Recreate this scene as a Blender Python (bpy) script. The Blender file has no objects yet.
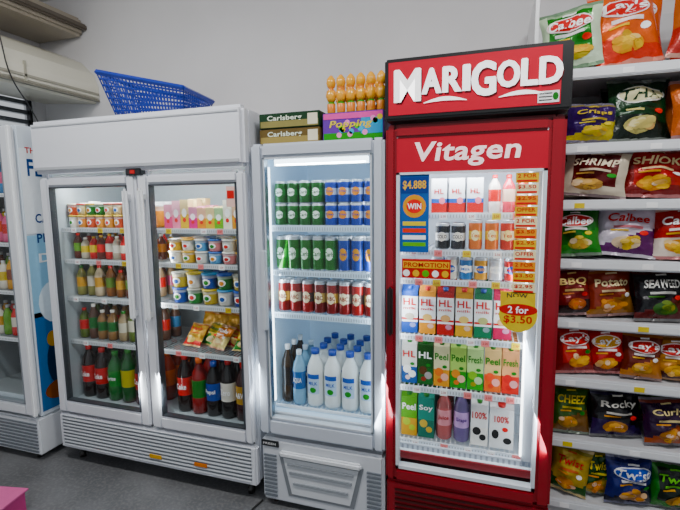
import bpy, bmesh, math, random
from mathutils import Vector, Matrix
random.seed(7)
scene = bpy.context.scene
R = random.random
def U(a,b): return a+(b-a)*R()

# ---------------------------------------------------------------- colours
_lc={}
def lin(h):
    if not isinstance(h,str): return h
    if h in _lc: return _lc[h]
    k=h; h=h.lstrip('#'); o=[]
    for i in (0,2,4):
        c=int(h[i:i+2],16)/255
        o.append(c/12.92 if c<=0.04045 else ((c+0.055)/1.055)**2.4)
    l=.2126*o[0]+.7152*o[1]+.0722*o[2]
    sat=(max(o)-min(o))/max(max(o),.001)
    g=1-.28*min(1,sat*1.2)
    o=[min(1,max(.002,(l+(c-l)*1.4)*g)) for c in o]
    _lc[k]=(o[0],o[1],o[2],1.0); return _lc[k]
def mixc(a,b,t):
    a=lin(a);b=lin(b); return tuple(a[i]*(1-t)+b[i]*t for i in range(4))

# ---------------------------------------------------------------- materials
MATS={}
def attr_mat(name,rough=.4,metal=0.,emit=0.,bump=0.,bscale=40.,coat=0.,trans=0.,var=0.06,spec=.5):
    m=bpy.data.materials.new(name); m.use_nodes=True
    nt=m.node_tree; b=nt.nodes['Principled BSDF']
    a=nt.nodes.new('ShaderNodeAttribute'); a.attribute_name='Col'
    n=nt.nodes.new('ShaderNodeTexNoise'); n.inputs['Scale'].default_value=bscale
    tc=nt.nodes.new('ShaderNodeTexCoord'); nt.links.new(tc.outputs['Object'],n.inputs['Vector'])
    mr=nt.nodes.new('ShaderNodeMapRange'); mr.inputs['To Min'].default_value=1-var; mr.inputs['To Max'].default_value=1+var
    nt.links.new(n.outputs['Fac'],mr.inputs['Value'])
    vm=nt.nodes.new('ShaderNodeVectorMath'); vm.operation='SCALE'
    nt.links.new(a.outputs['Color'],vm.inputs[0]); nt.links.new(mr.outputs[0],vm.inputs['Scale'])
    nt.links.new(vm.outputs[0],b.inputs['Base Color'])
    b.inputs['Roughness'].default_value=rough; b.inputs['Metallic'].default_value=metal
    b.inputs['Coat Weight'].default_value=coat; b.inputs['Transmission Weight'].default_value=trans
    b.inputs['Specular IOR Level'].default_value=spec
    if emit:
        nt.links.new(a.outputs['Color'],b.inputs['Emission Color']); b.inputs['Emission Strength'].default_value=emit
    if bump:
        bp=nt.nodes.new('ShaderNodeBump'); bp.inputs['Strength'].default_value=bump; bp.inputs['Distance'].default_value=.01
        nt.links.new(n.outputs['Fac'],bp.inputs['Height']); nt.links.new(bp.outputs[0],b.inputs['Normal'])
    MATS[name]=m
attr_mat('paint',.32,var=.03,bscale=6)
attr_mat('plastic',.35)
attr_mat('gloss',.15,coat=.3)
attr_mat('redpaint',.25,coat=.15,var=.02,bscale=5,spec=.3)
attr_mat('card',.55,spec=.2)
attr_mat('foil',.27,metal=.2,bump=.6,bscale=30,coat=.12,spec=.4)
attr_mat('metal',.3,metal=.85)
attr_mat('canmetal',.28,metal=.3,coat=.2)
attr_mat('signlit',.35,emit=.35,var=.03,spec=.2)
attr_mat('signwhite',.4,emit=.7,var=.0)
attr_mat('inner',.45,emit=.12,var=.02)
attr_mat('lamp',.4,emit=6.0,var=0.)
def glass_mat():
    m=bpy.data.materials.new('glass'); m.use_nodes=True; nt=m.node_tree; nt.nodes.clear()
    o=nt.nodes.new('ShaderNodeOutputMaterial'); mx=nt.nodes.new('ShaderNodeMixShader')
    t=nt.nodes.new('ShaderNodeBsdfTransparent'); g=nt.nodes.new('ShaderNodeBsdfGlossy')
    t.inputs['Color'].default_value=(.93,.96,.96,1); g.inputs['Roughness'].default_value=.03
    f=nt.nodes.new('ShaderNodeLayerWeight'); f.inputs['Blend'].default_value=.5
    pw=nt.nodes.new('ShaderNodeMath'); pw.operation='POWER'; pw.inputs[1].default_value=5
    ma=nt.nodes.new('ShaderNodeMath'); ma.operation='MULTIPLY_ADD'; ma.inputs[1].default_value=.8; ma.inputs[2].default_value=.04
    nt.links.new(f.outputs['Facing'],pw.inputs[0]); nt.links.new(pw.outputs[0],ma.inputs[0])
    nt.links.new(ma.outputs[0],mx.inputs[0]); nt.links.new(t.outputs[0],mx.inputs[1]); nt.links.new(g.outputs[0],mx.inputs[2])
    nt.links.new(mx.outputs[0],o.inputs['Surface']); MATS['glass']=m
glass_mat()
def noise_mat(name,c1,c2,scale,rough,bump=0.,detail=6,spots=None):
    m=bpy.data.materials.new(name); m.use_nodes=True; nt=m.node_tree; b=nt.nodes['Principled BSDF']
    tc=nt.nodes.new('ShaderNodeTexCoord'); n=nt.nodes.new('ShaderNodeTexNoise'); n.inputs['Scale'].default_value=scale; n.inputs['Detail'].default_value=detail
    nt.links.new(tc.outputs['Object'],n.inputs['Vector'])
    r=nt.nodes.new('ShaderNodeValToRGB'); r.color_ramp.elements[0].color=lin(c1); r.color_ramp.elements[1].color=lin(c2)
    r.color_ramp.elements[0].position=.35; r.color_ramp.elements[1].position=.65
    nt.links.new(n.outputs['Fac'],r.inputs[0]); out=r.outputs[0]
    if spots:
        n2=nt.nodes.new('ShaderNodeTexNoise'); n2.inputs['Scale'].default_value=60; n2.inputs['Detail'].default_value=8
        nt.links.new(tc.outputs['Object'],n2.inputs['Vector'])
        mx=nt.nodes.new('ShaderNodeMix'); mx.data_type='RGBA'; mx.inputs['B'].default_value=lin(spots)
        mr=nt.nodes.new('ShaderNodeMapRange'); mr.inputs['From Min'].default_value=.45; mr.inputs['From Max'].default_value=.7; mr.inputs['To Max'].default_value=.5
        nt.links.new(n2.outputs['Fac'],mr.inputs['Value']); nt.links.new(mr.outputs[0],mx.inputs['Factor']); nt.links.new(out,mx.inputs['A']); out=mx.outputs['Result']
    nt.links.new(out,b.inputs['Base Color']); b.inputs['Roughness'].default_value=rough
    if bump:
        bp=nt.nodes.new('ShaderNodeBump'); bp.inputs['Strength'].default_value=bump; bp.inputs['Distance'].default_value=.01
        nt.links.new(n.outputs['Fac'],bp.inputs['Height']); nt.links.new(bp.outputs[0],b.inputs['Normal'])
    MATS[name]=m
noise_mat('wallpaint','#d2d1d2','#dbdadb',1.3,.85,.05)
noise_mat('concrete','#57585a','#6e6f71',3,.5,.2,spots='#858585')
noise_mat('ceilpaint','#dcdcd8','#e4e4e0',2,.9)

# ---------------------------------------------------------------- mesh builder
_tc={}
def textgeo(s,bold):
    k=(s,bold)
    if k in _tc: return _tc[k]
    cu=bpy.data.curves.new('t','FONT'); cu.body=s; cu.size=1; cu.offset=bold; cu.resolution_u=3; cu.space_character=1+bold*2.2
    ob=bpy.data.objects.new('t',cu); scene.collection.objects.link(ob)
    dg=bpy.context.evaluated_depsgraph_get(); dg.update()
    me=bpy.data.meshes.new_from_object(ob.evaluated_get(dg))
    vs=[(v.co.x,v.co.y) for v in me.vertices]; fs=[tuple(p.vertices) for p in me.polygons]
    bpy.data.objects.remove(ob); bpy.data.curves.remove(cu); bpy.data.meshes.remove(me)
    x0=min(v[0] for v in vs);x1=max(v[0] for v in vs);y0=min(v[1] for v in vs);y1=max(v[1] for v in vs)
    vs=[((x-x0)/(x1-x0)-.5,(y-y0)/(y1-y0)-.5) for x,y in vs]
    _tc[k]=(vs,fs); return _tc[k]
_bc={}
def bevbox(sx,sy,sz,b):
    k=(round(sx,4),round(sy,4),round(sz,4),b)
    if k in _bc: return _bc[k]
    bm=bmesh.new(); bmesh.ops.create_cube(bm,size=1); bmesh.ops.scale(bm,vec=(sx,sy,sz),verts=bm.verts)
    if b>0: bmesh.ops.bevel(bm,geom=bm.edges[:],offset=min(b,.45*min(sx,sy,sz)),segments=2,affect='EDGES')
    bm.verts.index_update(); r=([v.co.copy() for v in bm.verts],[tuple(v.index for v in f.verts) for f in bm.faces]); bm.free()
    _bc[k]=r; return r
class MB:
    def __init__(s): s.v=[];s.f=[];s.c=[];s.m=[];s.s=[]
    def add(s,vs,fs,col,mat='plastic',smooth=False):
        o=len(s.v); s.v.extend([tuple(v) for v in vs])
        multi=isinstance(col,list)
        c0=None if multi else lin(col)
        for i,f in enumerate(fs):
            s.f.append(tuple(j+o for j in f)); s.c.append(lin(col[i]) if multi else c0); s.m.append(mat); s.s.append(smooth)
    def box(s,x0,x1,y0,y1,z0,z1,col,mat='paint',b=0.,rz=0.,rx=0.):
        vs,fs=bevbox(x1-x0,y1-y0,z1-z0,b); c=Vector(((x0+x1)/2,(y0+y1)/2,(z0+z1)/2))
        if rz or rx:
            M=Matrix.Rotation(rz,3,'Z')@Matrix.Rotation(rx,3,'X'); vs=[M@v+c for v in vs]
        else: vs=[v+c for v in vs]
        s.add(vs,fs,col,mat,False)
    def lathe(s,prof,cx,cy,cz,n,cols,mat='gloss',rz=0):
        vs=[];fs=[];cl=[];k=len(prof)
        for r,z in prof:
            for i in range(n):
                a=2*math.pi*i/n+rz; vs.append((cx+r*math.cos(a),cy+r*math.sin(a),cz+z))
        for j in range(k-1):
            c=cols[j] if isinstance(cols,list) else cols
            for i in range(n):
                i2=(i+1)%n; fs.append((j*n+i,j*n+i2,(j+1)*n+i2,(j+1)*n+i)); cl.append(c)
        fs.append(tuple((k-1)*n+i for i in range(n))); cl.append(cols[-1] if isinstance(cols,list) else cols)
        fs.append(tuple(reversed(range(n)))); cl.append(cols[0] if isinstance(cols,list) else cols)
        s.add(vs,fs,cl,mat,True)
    def fn(s,vs,fs,fn,col,mat='card',smooth=False):
        s.add([fn(a,b) for a,b in vs],fs,col,mat,smooth)
    def text(s,t,w,h,fn,col,mat='card',bold=.02,shear=0.):
        vs,fs=textgeo(t,min(bold,.022)); s.add([fn(x*w+shear*y*h,y*h) for x,y in vs],fs,col,mat)
    def rect(s,w,h,fn,col,mat='card',n=1):
        vs=[];fs=[]
        for j in range(2):
            for i in range(n+1): vs.append(((i/n-.5)*w,(j-.5)*h))
        for i in range(n): fs.append((i,i+1,n+2+i,n+1+i))
        s.fn(vs,fs,fn,col,mat)
    def disc(s,w,h,fn,col,mat='card',n=16,rings=2):
        vs=[(0,0)];fs=[]
        for r in range(1,rings+1):
            for i in range(n):
                a=2*math.pi*i/n; vs.append((w/2*r/rings*math.cos(a),h/2*r/rings*math.sin(a)))
        for i in range(n): fs.append((0,1+i,1+(i+1)%n))
        for r in range(1,rings):
            for i in range(n):
                a=1+(r-1)*n; b=a+n; fs.append((a+i,b+i,b+(i+1)%n,a+(i+1)%n))
        s.fn(vs,fs,fn,col,mat)
    def build(s,name,parent=None):
        me=bpy.data.meshes.new(name); me.from_pydata(s.v,[],s.f)
        names=sorted(set(s.m)); 
        for n in names: me.materials.append(MATS[n])
        ix={n:i for i,n in enumerate(names)}
        me.polygons.foreach_set('material_index',[ix[m] for m in s.m])
        me.polygons.foreach_set('use_smooth',s.s)
        ca=me.color_attributes.new('Col','FLOAT_COLOR','CORNER')
        buf=[]
        for f,c in zip(s.f,s.c): buf.extend(list(c)*len(f))
        ca.data.foreach_set('color',buf)
        me.validate(); me.update()
        ob=bpy.data.objects.new(name,me); scene.collection.objects.link(ob)
        if parent: ob.parent=parent
        return ob
def empty(name):
    e=bpy.data.objects.new(name,None); scene.collection.objects.link(e); e.empty_display_size=.1; return e
def P(cx,y,cz): return lambda u,v:(cx+u,y,cz+v)
def CY(cx,cy,cz,r): return lambda u,v:(cx+r*math.sin(u/r),cy-r*math.cos(u/r),cz+v)

# ================================================================ camera
yaw=math.radians(18.3); p=math.radians(6.8); ro=math.radians(.7)
Rv=Vector((math.cos(yaw),math.sin(yaw),0)); Fh=Vector((-math.sin(yaw),math.cos(yaw),0)); Z=Vector((0,0,1))
F=Fh*math.cos(p)-Z*math.sin(p); Uv=Fh*math.sin(p)+Z*math.cos(p)
R2=Rv*math.cos(ro)-Uv*math.sin(ro); U2=Uv*math.cos(ro)+Rv*math.sin(ro)
cam=bpy.data.cameras.new('camera'); co=bpy.data.objects.new('camera',cam); scene.collection.objects.link(co)
M=Matrix((R2,U2,-F)).transposed().to_4x4(); M.translation=Vector((0,0,1.58)); co.matrix_world=M
cam.sensor_width=36; cam.lens=36*450/680; cam.clip_start=.02; scene.camera=co

# ================================================================ room
WY=2.72
def plane_obj(name,box,mat):
    mb=MB(); mb.box(*box,'#ffffff',mat); return mb.build(name)
plane_obj('floor',(-3.4,2.4,-2.6,WY+.1,-.1,0),'concrete')
plane_obj('wall_back',(-3.4,2.4,WY,WY+.1,0,3.1),'wallpaint')
plane_obj('wall_right',(2.3,2.4,-2.6,WY,0,3.1),'wallpaint')
plane_obj('ceiling',(-3.4,2.4,-1.0,WY+.1,3.1,3.2),'ceilpaint')
mb=MB()
mb.box(-3.4,-3.3,-2.6,WY,0,1.9,'#ffffff','wallpaint'); mb.box(-3.4,-3.3,-2.6,WY,2.45,3.1,'#ffffff','wallpaint')
mb.box(-3.4,-3.3,2.62,WY,1.9,2.45,'#ffffff','wallpaint'); mb.box(-3.4,-3.3,-2.6,.2,1.9,2.45,'#ffffff','wallpaint')
mb.build('wall_left')
mb=MB()
for z in (1.91,1.98,2.05,2.12,2.19,2.26,2.33,2.40): mb.box(-3.37,-3.33,.2,2.62,z,z+.03,'#6b6f73','metal')
for i in range(9): 
    y=.2+i*.3; mb.box(-3.35,-3.315,y,y+.03,1.9,2.45,'#3a3a3c','metal')
mb.build('window_1')
mb=MB()
prof=[(-3.299,2.36),(-2.80,2.32),(-2.76,2.36),(-2.76,2.44),(-2.80,2.53),(-2.90,2.62),(-3.04,2.68),(-3.299,2.70)]
vs=[];n=len(prof)
for y in (.6,WY-.002):
    for x,z in prof: vs.append((x,y,z))
fs=[(i,(i+1)%n,n+(i+1)%n,n+i) for i in range(n)]+[tuple(range(n)),tuple(n+i for i in reversed(range(n)))]
mb.add(vs,fs,'#dedcd0','paint')
mb.box(-2.775,-2.752,.6,WY-.01,2.375,2.39,'#9f9d92','paint')
mb.box(-2.775,-2.750,.6,WY-.01,2.33,2.345,'#77756c','paint')
for y in (1.5,2.15): mb.box(-2.765,-2.752,y,y+.012,2.33,2.47,'#a8a69a','paint')
mb.box(-3.29,-2.95,1.0,1.9,2.27,2.33,'#8c8a80','paint')
mb.build('roller_shutter_housing')
mb=MB()
mb.box(-3.298,-2.86,.8,WY-.002,2.80,2.93,'#a39c90','paint',.02)
mb.box(-2.86,-2.82,.8,WY-.002,2.84,2.88,'#5f5850','paint',.01)
mb.build('ceiling_beam')

# ================================================================ fridge parts
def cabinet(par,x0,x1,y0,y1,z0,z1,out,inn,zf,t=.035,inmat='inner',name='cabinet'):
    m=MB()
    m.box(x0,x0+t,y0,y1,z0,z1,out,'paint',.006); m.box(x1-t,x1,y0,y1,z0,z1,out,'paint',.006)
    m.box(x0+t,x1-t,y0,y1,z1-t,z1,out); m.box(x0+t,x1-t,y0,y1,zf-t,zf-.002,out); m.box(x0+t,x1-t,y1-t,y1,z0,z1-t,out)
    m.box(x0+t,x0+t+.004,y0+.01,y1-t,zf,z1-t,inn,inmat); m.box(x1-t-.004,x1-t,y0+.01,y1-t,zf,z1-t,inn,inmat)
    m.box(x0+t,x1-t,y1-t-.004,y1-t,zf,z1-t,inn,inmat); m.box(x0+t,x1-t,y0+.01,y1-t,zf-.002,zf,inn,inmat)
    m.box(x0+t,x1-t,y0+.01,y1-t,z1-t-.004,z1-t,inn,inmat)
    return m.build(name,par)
def glasspane(m,x0,x1,z0,z1,y): m.add([(x0,y,z0),(x1,y,z0),(x1,y,z1),(x0,y,z1)],[(0,1,2,3)],'#ffffff','glass')
def door(par,x0,x1,z0,z1,y,gx0,gx1,gz0,gz1,col,edge,name='door',th=.045,b=.012):
    m=MB()
    m.box(x0,gx0,y,y+th,z0,z1,col,'paint',b); m.box(gx1,x1,y,y+th,z0,z1,col,'paint',b)
    m.box(gx0-.01,gx1+.01,y+.001,y+th,gz1,z1,col,'paint',b); m.box(gx0-.01,gx1+.01,y+.001,y+th,z0,gz0,col,'paint',b)
    e=.008
    for a in ((gx0,gx0+e,gz0,gz1),(gx1-e,gx1,gz0,gz1),(gx0,gx1,gz1-e,gz1),(gx0,gx1,gz0,gz0+e)):
        m.box(a[0],a[1],y+.006,y+th-.002,a[2],a[3],edge,'plastic')
    glasspane(m,gx0,gx1,gz0,gz1,y+.018)
    return m.build(name,par)
def wshelf(par,x0,x1,y0,y1,z,col='#eef1f4',lip=.03,name='shelf',lipcol='#f5f7fa',mat='paint',tags=0):
    m=MB()
    n=int((x1-x0)/.022)
    for i in range(n+1):
        x=x0+(x1-x0)*i/n; m.box(x-.0018,x+.0018,y0,y1,z-.006,z-.001,col,mat)
    for y in (y0,(y0+y1)/2,y1-.006): m.box(x0,x1,y,y+.006,z-.012,z-.006,col,mat)
    if lip:
        m.box(x0,x1,y0-.008,y0-.003,z-lip,z+.004,lipcol,mat)
        for i in range(int((x1-x0)/.013)): 
            x=x0+.004+i*.013; m.box(x,x+.005,y0-.0095,y0-.008,z-lip+.006,z-.004,mixc(lipcol,'#444444',.45),mat)
        for i in range(tags):
            x=x0+.03+(x1-x0-.07)*(i+U(.1,.6))/tags
            m.box(x,x+.035,y0-.012,y0-.0095,z-lip-.003,z+.002,random.choice(['#f6e24a','#ffffff','#ffffff','#f6a0a0']),'card')
            m.text('2.50',.022,.010,P(x+.0175,y0-.0125,z-lip/2),'#c0141c',bold=.015)
    return m.build(name,par)
def area(name,loc,rot,sx,sy,e,col=(1,1,1),par=None):
    l=bpy.data.lights.new(name,'AREA'); l.shape='RECTANGLE'; l.size=sx; l.size_y=sy; l.energy=e; l.color=col
    o=bpy.data.objects.new(name,l); scene.collection.objects.link(o); o.location=loc; o.rotation_euler=rot
    if par: o.parent=par
    return o

# ---------------------------------------------------------------- big white double-door fridge
W='#e0e2e7'
fr=empty('double_door_refrigerator')
cabinet(fr,-2.48,-1.12,2.0,2.6,.10,2.03,W,'#a9b0b4',.372,inmat='plastic')
m=MB()
m.box(-2.485,-1.115,1.93,2.0,1.755,2.045,W,'paint',.018)
m.box(-2.46,-1.14,1.925,1.94,1.775,1.79,'#b4b7bb','paint')
m.box(-2.46,-1.14,1.926,1.94,2.01,2.017,'#b4b7bb','paint')
m.box(-1.835,-1.735,1.94,1.98,1.73,1.765,'#26282b','plastic',.004)
m.box(-1.80,-1.77,1.936,1.95,1.738,1.757,'#c84040','plastic')
m.build('header',fr)
door(fr,-2.47,-1.785,.325,1.735,1.95,-2.405,-1.85,.40,1.68,W,'#3b3f44','door_left')
door(fr,-1.775,-1.13,.325,1.735,1.95,-1.705,-1.18,.40,1.68,W,'#3b3f44','door_right')
m=MB()
for x in (-1.845,-1.745):
    m.box(x,x+.035,1.905,1.935,.95,1.66,'#eceef0','paint',.012)
    m.box(x+.005,x+.03,1.93,1.955,.97,1.0,'#d8dadd','paint'); m.box(x+.005,x+.03,1.93,1.955,1.6,1.63,'#d8dadd','paint')
m.box(-1.24,-1.19,1.962,1.967,1.56,1.66,'#e8c8c0','card'); m.rect(.04,.04,P(-1.215,1.9615,1.62),'#c83a2c')
m.build('door_handles',fr)
m=MB()
m.box(-2.48,-1.12,1.955,2.0,.09,.31,W,'paint',.01)
for i in range(9): m.box(-2.45,-1.15,1.947,1.958,.112+i*.021,.122+i*.021,'#cdd0d4','paint',.003)
for i in range(9): m.box(-2.45,-1.15,1.953,1.9545,.122+i*.021,.133+i*.021,'#7c8085','paint')
m.box(-1.80,-1.72,1.943,1.949,.145,.165,'#e6b73a','card'); m.box(-1.50,-1.42,1.943,1.949,.15,.168,'#e08a2a','card')
for x in (-2.4,-1.2):
    m.lathe([(.02,0),(.02,.03),(.012,.035),(.012,.1)],x,2.03,0,12,'#222222','plastic'); m.lathe([(.02,0),(.02,.03),(.012,.035),(.012,.1)],x,2.52,0,12,'#222222','plastic')
m.build('base_grille',fr)
SW=(1.44,1.25,1.02,.75)
for z in SW:
    wshelf(fr,-2.44,-1.79,2.055,2.5,z,'#b8bdc0',lip=.022,lipcol='#d9dde0',tags=3); wshelf(fr,-1.76,-1.16,2.055,2.5,z,'#b8bdc0',lip=.022,lipcol='#d9dde0',tags=3)
m=MB(); m.box(-1.79,-1.765,2.03,2.06,.37,1.99,'#b9bdc0'); 
m.box(-2.38,-1.88,2.03,2.05,1.685,1.71,'#f4fbff','lamp'); m.box(-1.70,-1.2,2.03,2.05,1.685,1.71,'#f4fbff','lamp'); m.build('lamp_tubes',fr)
area('lamp_glow',(-2.13,2.06,1.70),(math.radians(30),0,0),.55,.05,5,(.93,.99,1),fr)
area('lamp_glow',(-1.45,2.06,1.70),(math.radians(30),0,0),.55,.05,6,(.93,.99,1),fr)
area('lamp_glow',(-1.80,2.03,1.05),(math.radians(75),0,math.radians(50)),.03,1.2,2.6,(.93,.99,1),fr)
area('lamp_glow',(-1.75,2.03,1.05),(math.radians(75),0,math.radians(-50)),.03,1.2,3.4,(.93,.99,1),fr)

# ---------------------------------------------------------------- middle slim fridge
mf=empty('single_door_refrigerator')
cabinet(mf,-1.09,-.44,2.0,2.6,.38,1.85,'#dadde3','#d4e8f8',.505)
door(mf,-1.092,-.438,.40,1.855,1.95,-1.03,-.495,.485,1.79,'#c8cdd5','#c7ccd2','door')
m=MB()
m.box(-1.035,-1.022,1.957,1.99,.485,1.79,'#9aa3ab','metal'); m.box(-.503,-.49,1.957,1.99,.485,1.79,'#9aa3ab','metal')
m.box(-1.05,-1.02,1.935,1.955,.95,1.35,'#c9ced4','paint',.006)
m.build('door_trim',mf)
m=MB()
m.box(-1.09,-.44,1.96,2.55,.03,.375,'#d0d3d8','paint',.015)
def trap(x0,x1,z0,z1,y,ins,col,mat='paint'):
    m.add([(x0+ins,y,z0),(x1-ins,y,z0),(x1,y,z1),(x0,y,z1)],[(0,1,2,3)],col,mat)
trap(-.99,-.54,.08,.30,1.956,.05,'#7f8388'); trap(-.965,-.565,.095,.285,1.953,.045,'#d6d9dd'); 
m.box(-.98,-.55,1.935,1.962,.295,.325,'#e2e4e7','paint',.008)
m.box(-.93,-.60,1.945,1.955,.205,.22,'#95999e'); m.box(-.94,-.59,1.945,1.955,.25,.262,'#95999e'); m.box(-.91,-.62,1.945,1.955,.15,.163,'#95999e')
for i in range(11):
    z=.06+i*.022
    for a,b in ((-1.075,-1.005),(-.525,-.455)): m.box(a,b,1.953,1.962,z,z+.009,'#6d7278')
m.box(-1.085,-.99,1.953,1.96,.335,.365,'#1c1e21','plastic'); m.text('FRESH',.07,.012,P(-1.04,1.9525,.35),'#dddddd')
for x in (-1.04,-.49): m.lathe([(.02,0),(.02,.03)],x,2.02,0,12,'#222222','plastic'); m.lathe([(.02,0),(.02,.03)],x,2.5,0,12,'#222222','plastic')
m.build('base_grille',mf)
for z in (1.46,1.235,1.015): wshelf(mf,-1.045,-.485,2.055,2.5,z,'#dfeaf4',lip=.026,lipcol='#dcebf8')
wshelf(mf,-1.045,-.485,2.055,2.5,.52,'#dfeaf4',lip=.01)
m=MB(); m.box(-1.0,-.53,2.02,2.045,1.755,1.785,'#eef8ff','lamp')
m.box(-1.045,-1.035,2.02,2.04,.55,1.75,'#eef8ff','lamp'); m.box(-.495,-.485,2.02,2.04,.55,1.75,'#eef8ff','lamp'); m.build('led_strips',mf)
area('lamp_glow',(-.765,2.03,1.77),(math.radians(35),0,0),.45,.04,4,(.80,.92,1),mf)
area('lamp_glow',(-1.03,2.03,1.1),(math.radians(75),0,math.radians(-40)),.03,1.1,2.8,(.80,.92,1),mf)
area('lamp_glow',(-.50,2.03,1.1),(math.radians(75),0,math.radians(40)),.03,1.1,2.8,(.80,.92,1),mf)

# ---------------------------------------------------------------- red fridge
RED=(.27,.003,.012,1); SRED=(.42,.004,.022,1)
rf=empty('branded_display_refrigerator')
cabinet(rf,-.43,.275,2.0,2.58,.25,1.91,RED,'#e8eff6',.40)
m=MB()
y=1.95
m.box(-.432,-.385,y,y+.05,.275,1.895,RED,'redpaint',.012); m.box(.215,.277,y,y+.05,.275,1.895,RED,'redpaint',.012)
m.box(-.39,.22,y+.001,y+.05,1.845,1.895,RED,'redpaint',.01); m.box(-.39,.22,y+.001,y+.05,.275,.335,RED,'redpaint',.01)
m.box(-.385,.215,y+.012,y+.03,1.70,1.846,(.36,.004,.018,1),'signlit')
m.text('Vitagen',.43,.105,P(-.10,y+.009,1.772),'#f0d8d8','signwhite',bold=.022,shear=.15)
e=.014
for a in ((-.385,-.385+e,.335,1.70),(.215-e,.215,.335,1.70),(-.385,.215,.335,.35),(-.385,.215,1.69,1.70)):
    m.box(a[0],a[1],y+.006,y+.046,a[2],a[3],'#d8dde3','plastic')
glasspane(m,-.372,.202,.35,1.69,y+.018)
m.box(-.420,-.395,y-.03,y-.005,.98,1.20,'#26090c','plastic',.008); m.box(-.415,-.4,y-.01,y+.005,1.0,1.02,'#26090c'); m.box(-.415,-.4,y-.01,y+.005,1.16,1.18,'#26090c')
m.build('door',rf)
m=MB()
m.box(-.43,.275,1.965,2.55,.04,.265,RED,'redpaint',.01)
for i in range(7): m.box(-.39,.235,1.957,1.968,.07+i*.025,.08+i*.025,'#3c0408','paint',.002)
for x in (-.38,.22): m.lathe([(.02,0),(.02,.04)],x,2.02,0,12,'#222222','plastic'); m.lathe([(.02,0),(.02,.04)],x,2.5,0,12,'#222222','plastic')
m.build('base_grille',rf)
m=MB()
m.box(-.43,.285,1.925,2.12,1.915,2.165,'#101011','plastic',.008)
m.box(-.412,.245,1.921,1.93,1.935,2.148,SRED,'signlit')
def word(x0,s,w,h,zb,gap=.006):
    for k,ch in enumerate(s):
        ww=w[k]; hh=h[k]
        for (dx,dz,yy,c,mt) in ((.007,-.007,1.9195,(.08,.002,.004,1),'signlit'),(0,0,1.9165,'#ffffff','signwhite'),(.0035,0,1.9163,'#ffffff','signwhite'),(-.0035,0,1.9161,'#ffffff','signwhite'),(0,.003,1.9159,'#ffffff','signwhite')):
            m.text(ch,ww,hh,P(x0+ww/2+dx,yy,zb[k]+hh/2+dz),c,mt,bold=.02)
        x0+=ww+gap
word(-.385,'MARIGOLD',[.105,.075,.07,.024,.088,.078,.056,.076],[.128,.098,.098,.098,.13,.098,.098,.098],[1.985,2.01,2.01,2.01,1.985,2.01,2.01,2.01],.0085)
vs=[];fs=[]
for i in range(17):
    t=i/16; x=-.265+.17*t; zz=1.975+.012*math.sin(math.pi*t); w=.007*math.sin(math.pi*t)+.001
    vs+= [(x,1.9155,zz-w),(x,1.9155,zz+w)]
for i in range(16): fs.append((2*i,2*i+2,2*i+3,2*i+1))
m.add(vs,fs,'#ffffff','signwhite')
vs=[((x+.29),yy,z) for x,yy,z in vs]; m.add(vs,fs,'#ffffff','signwhite')
m.box(.165,.24,1.917,1.921,1.942,1.985,'#e8e8e8','card')
for i in range(3): m.box(.17,.215,1.9155,1.917,1.95+i*.012,1.954+i*.012,'#555555','card')
m.disc(.02,.028,P(.227,1.9155,1.964),'#2d7a3c')
m.build('illuminated_sign',rf)
SR=(1.52,1.355,1.22,.955,.705,.437)
for z in SR: wshelf(rf,-.388,.228,2.055,2.48,z,'#eef2f5',lip=.024,lipcol='#e8eef5',tags=5)
m=MB()
m.box(.155,.163,2.02,2.04,.45,1.70,'#ffffff','lamp'); m.box(-.39,-.384,2.02,2.035,.45,1.68,'#ffffff','lamp')
m.box(-.33,.16,2.015,2.04,1.72,1.75,'#ffffff','lamp')
m.box(.165,.235,2.03,2.05,.40,1.70,'#c5ccd5','inner')
m.box(-.38,.23,2.03,2.05,.40,.425,'#c5ccd5','inner')
for i in range(24): m.box(-.37+i*.024,-.36+i*.024,2.028,2.031,.36,.42,'#959ba5','inner')
m.build('led_strips',rf)
area('lamp_glow',(-.08,2.03,1.71),(math.radians(35),0,0),.45,.04,3,(.88,.95,1),rf)
area('lamp_glow',(.145,2.035,1.05),(math.radians(75),0,math.radians(45)),.03,1.1,2.2,(.88,.95,1),rf)
area('lamp_glow',(-.375,2.035,1.05),(math.radians(75),0,math.radians(-45)),.03,1.1,2.2,(.88,.95,1),rf)
m=MB(); ys=1.962
m.box(-.37,-.245,ys,ys+.004,1.355,1.69,'#1c62a8','card'); m.rect(.115,.07,P(-.307,ys-.001,1.645),'#123f86'); m.text('$4.888',.10,.04,P(-.307,ys-.002,1.645),'#ffd23a',bold=.03)
m.disc(.10,.10,P(-.307,ys-.001,1.555),'#f0b23a'); m.disc(.07,.06,P(-.307,ys-.0015,1.555),'#e8432a'); m.text('WIN',.06,.025,P(-.307,ys-.002,1.555),'#ffffff',bold=.03)
for i in range(4): m.rect(.10,.018,P(-.307,ys-.001,1.48-i*.03),['#f6e27a','#e9573a','#ffffff','#7fc24a'][i])
m.box(-.36,-.15,ys,ys+.004,1.24,1.325,'#c01820','card'); m.rect(.2,.03,P(-.255,ys-.001,1.30),'#f6c82a'); m.text('PROMOTION',.19,.02,P(-.255,ys-.002,1.30),'#c0141c',bold=.03); 
for i in range(5): m.disc(.03,.03,P(-.34+i*.042,ys-.001,1.262),['#ffffff','#f6c83a','#7ac04a'][i%3])
for i in range(11):
    z=1.665-i*.045; m.box(.10,.185,ys,ys+.004,z-.02,z+.02,['#f4d02c','#fbf0c8','#f2ae2a'][i%3],'card')
    m.text(['2 FOR','$3.50','$2.95','OFFER'][i%4],.07,.016,P(.142,ys-.001,z+.008),'#cc1822',bold=.03); m.rect(.075,.008,P(.142,ys-.001,z-.012),'#d8352a')
m.box(.055,.19,ys,ys+.004,1.10,1.20,'#f0d440','card'); m.text('NOW',.08,.02,P(.12,ys-.001,1.185),'#333333',bold=.02)
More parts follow.
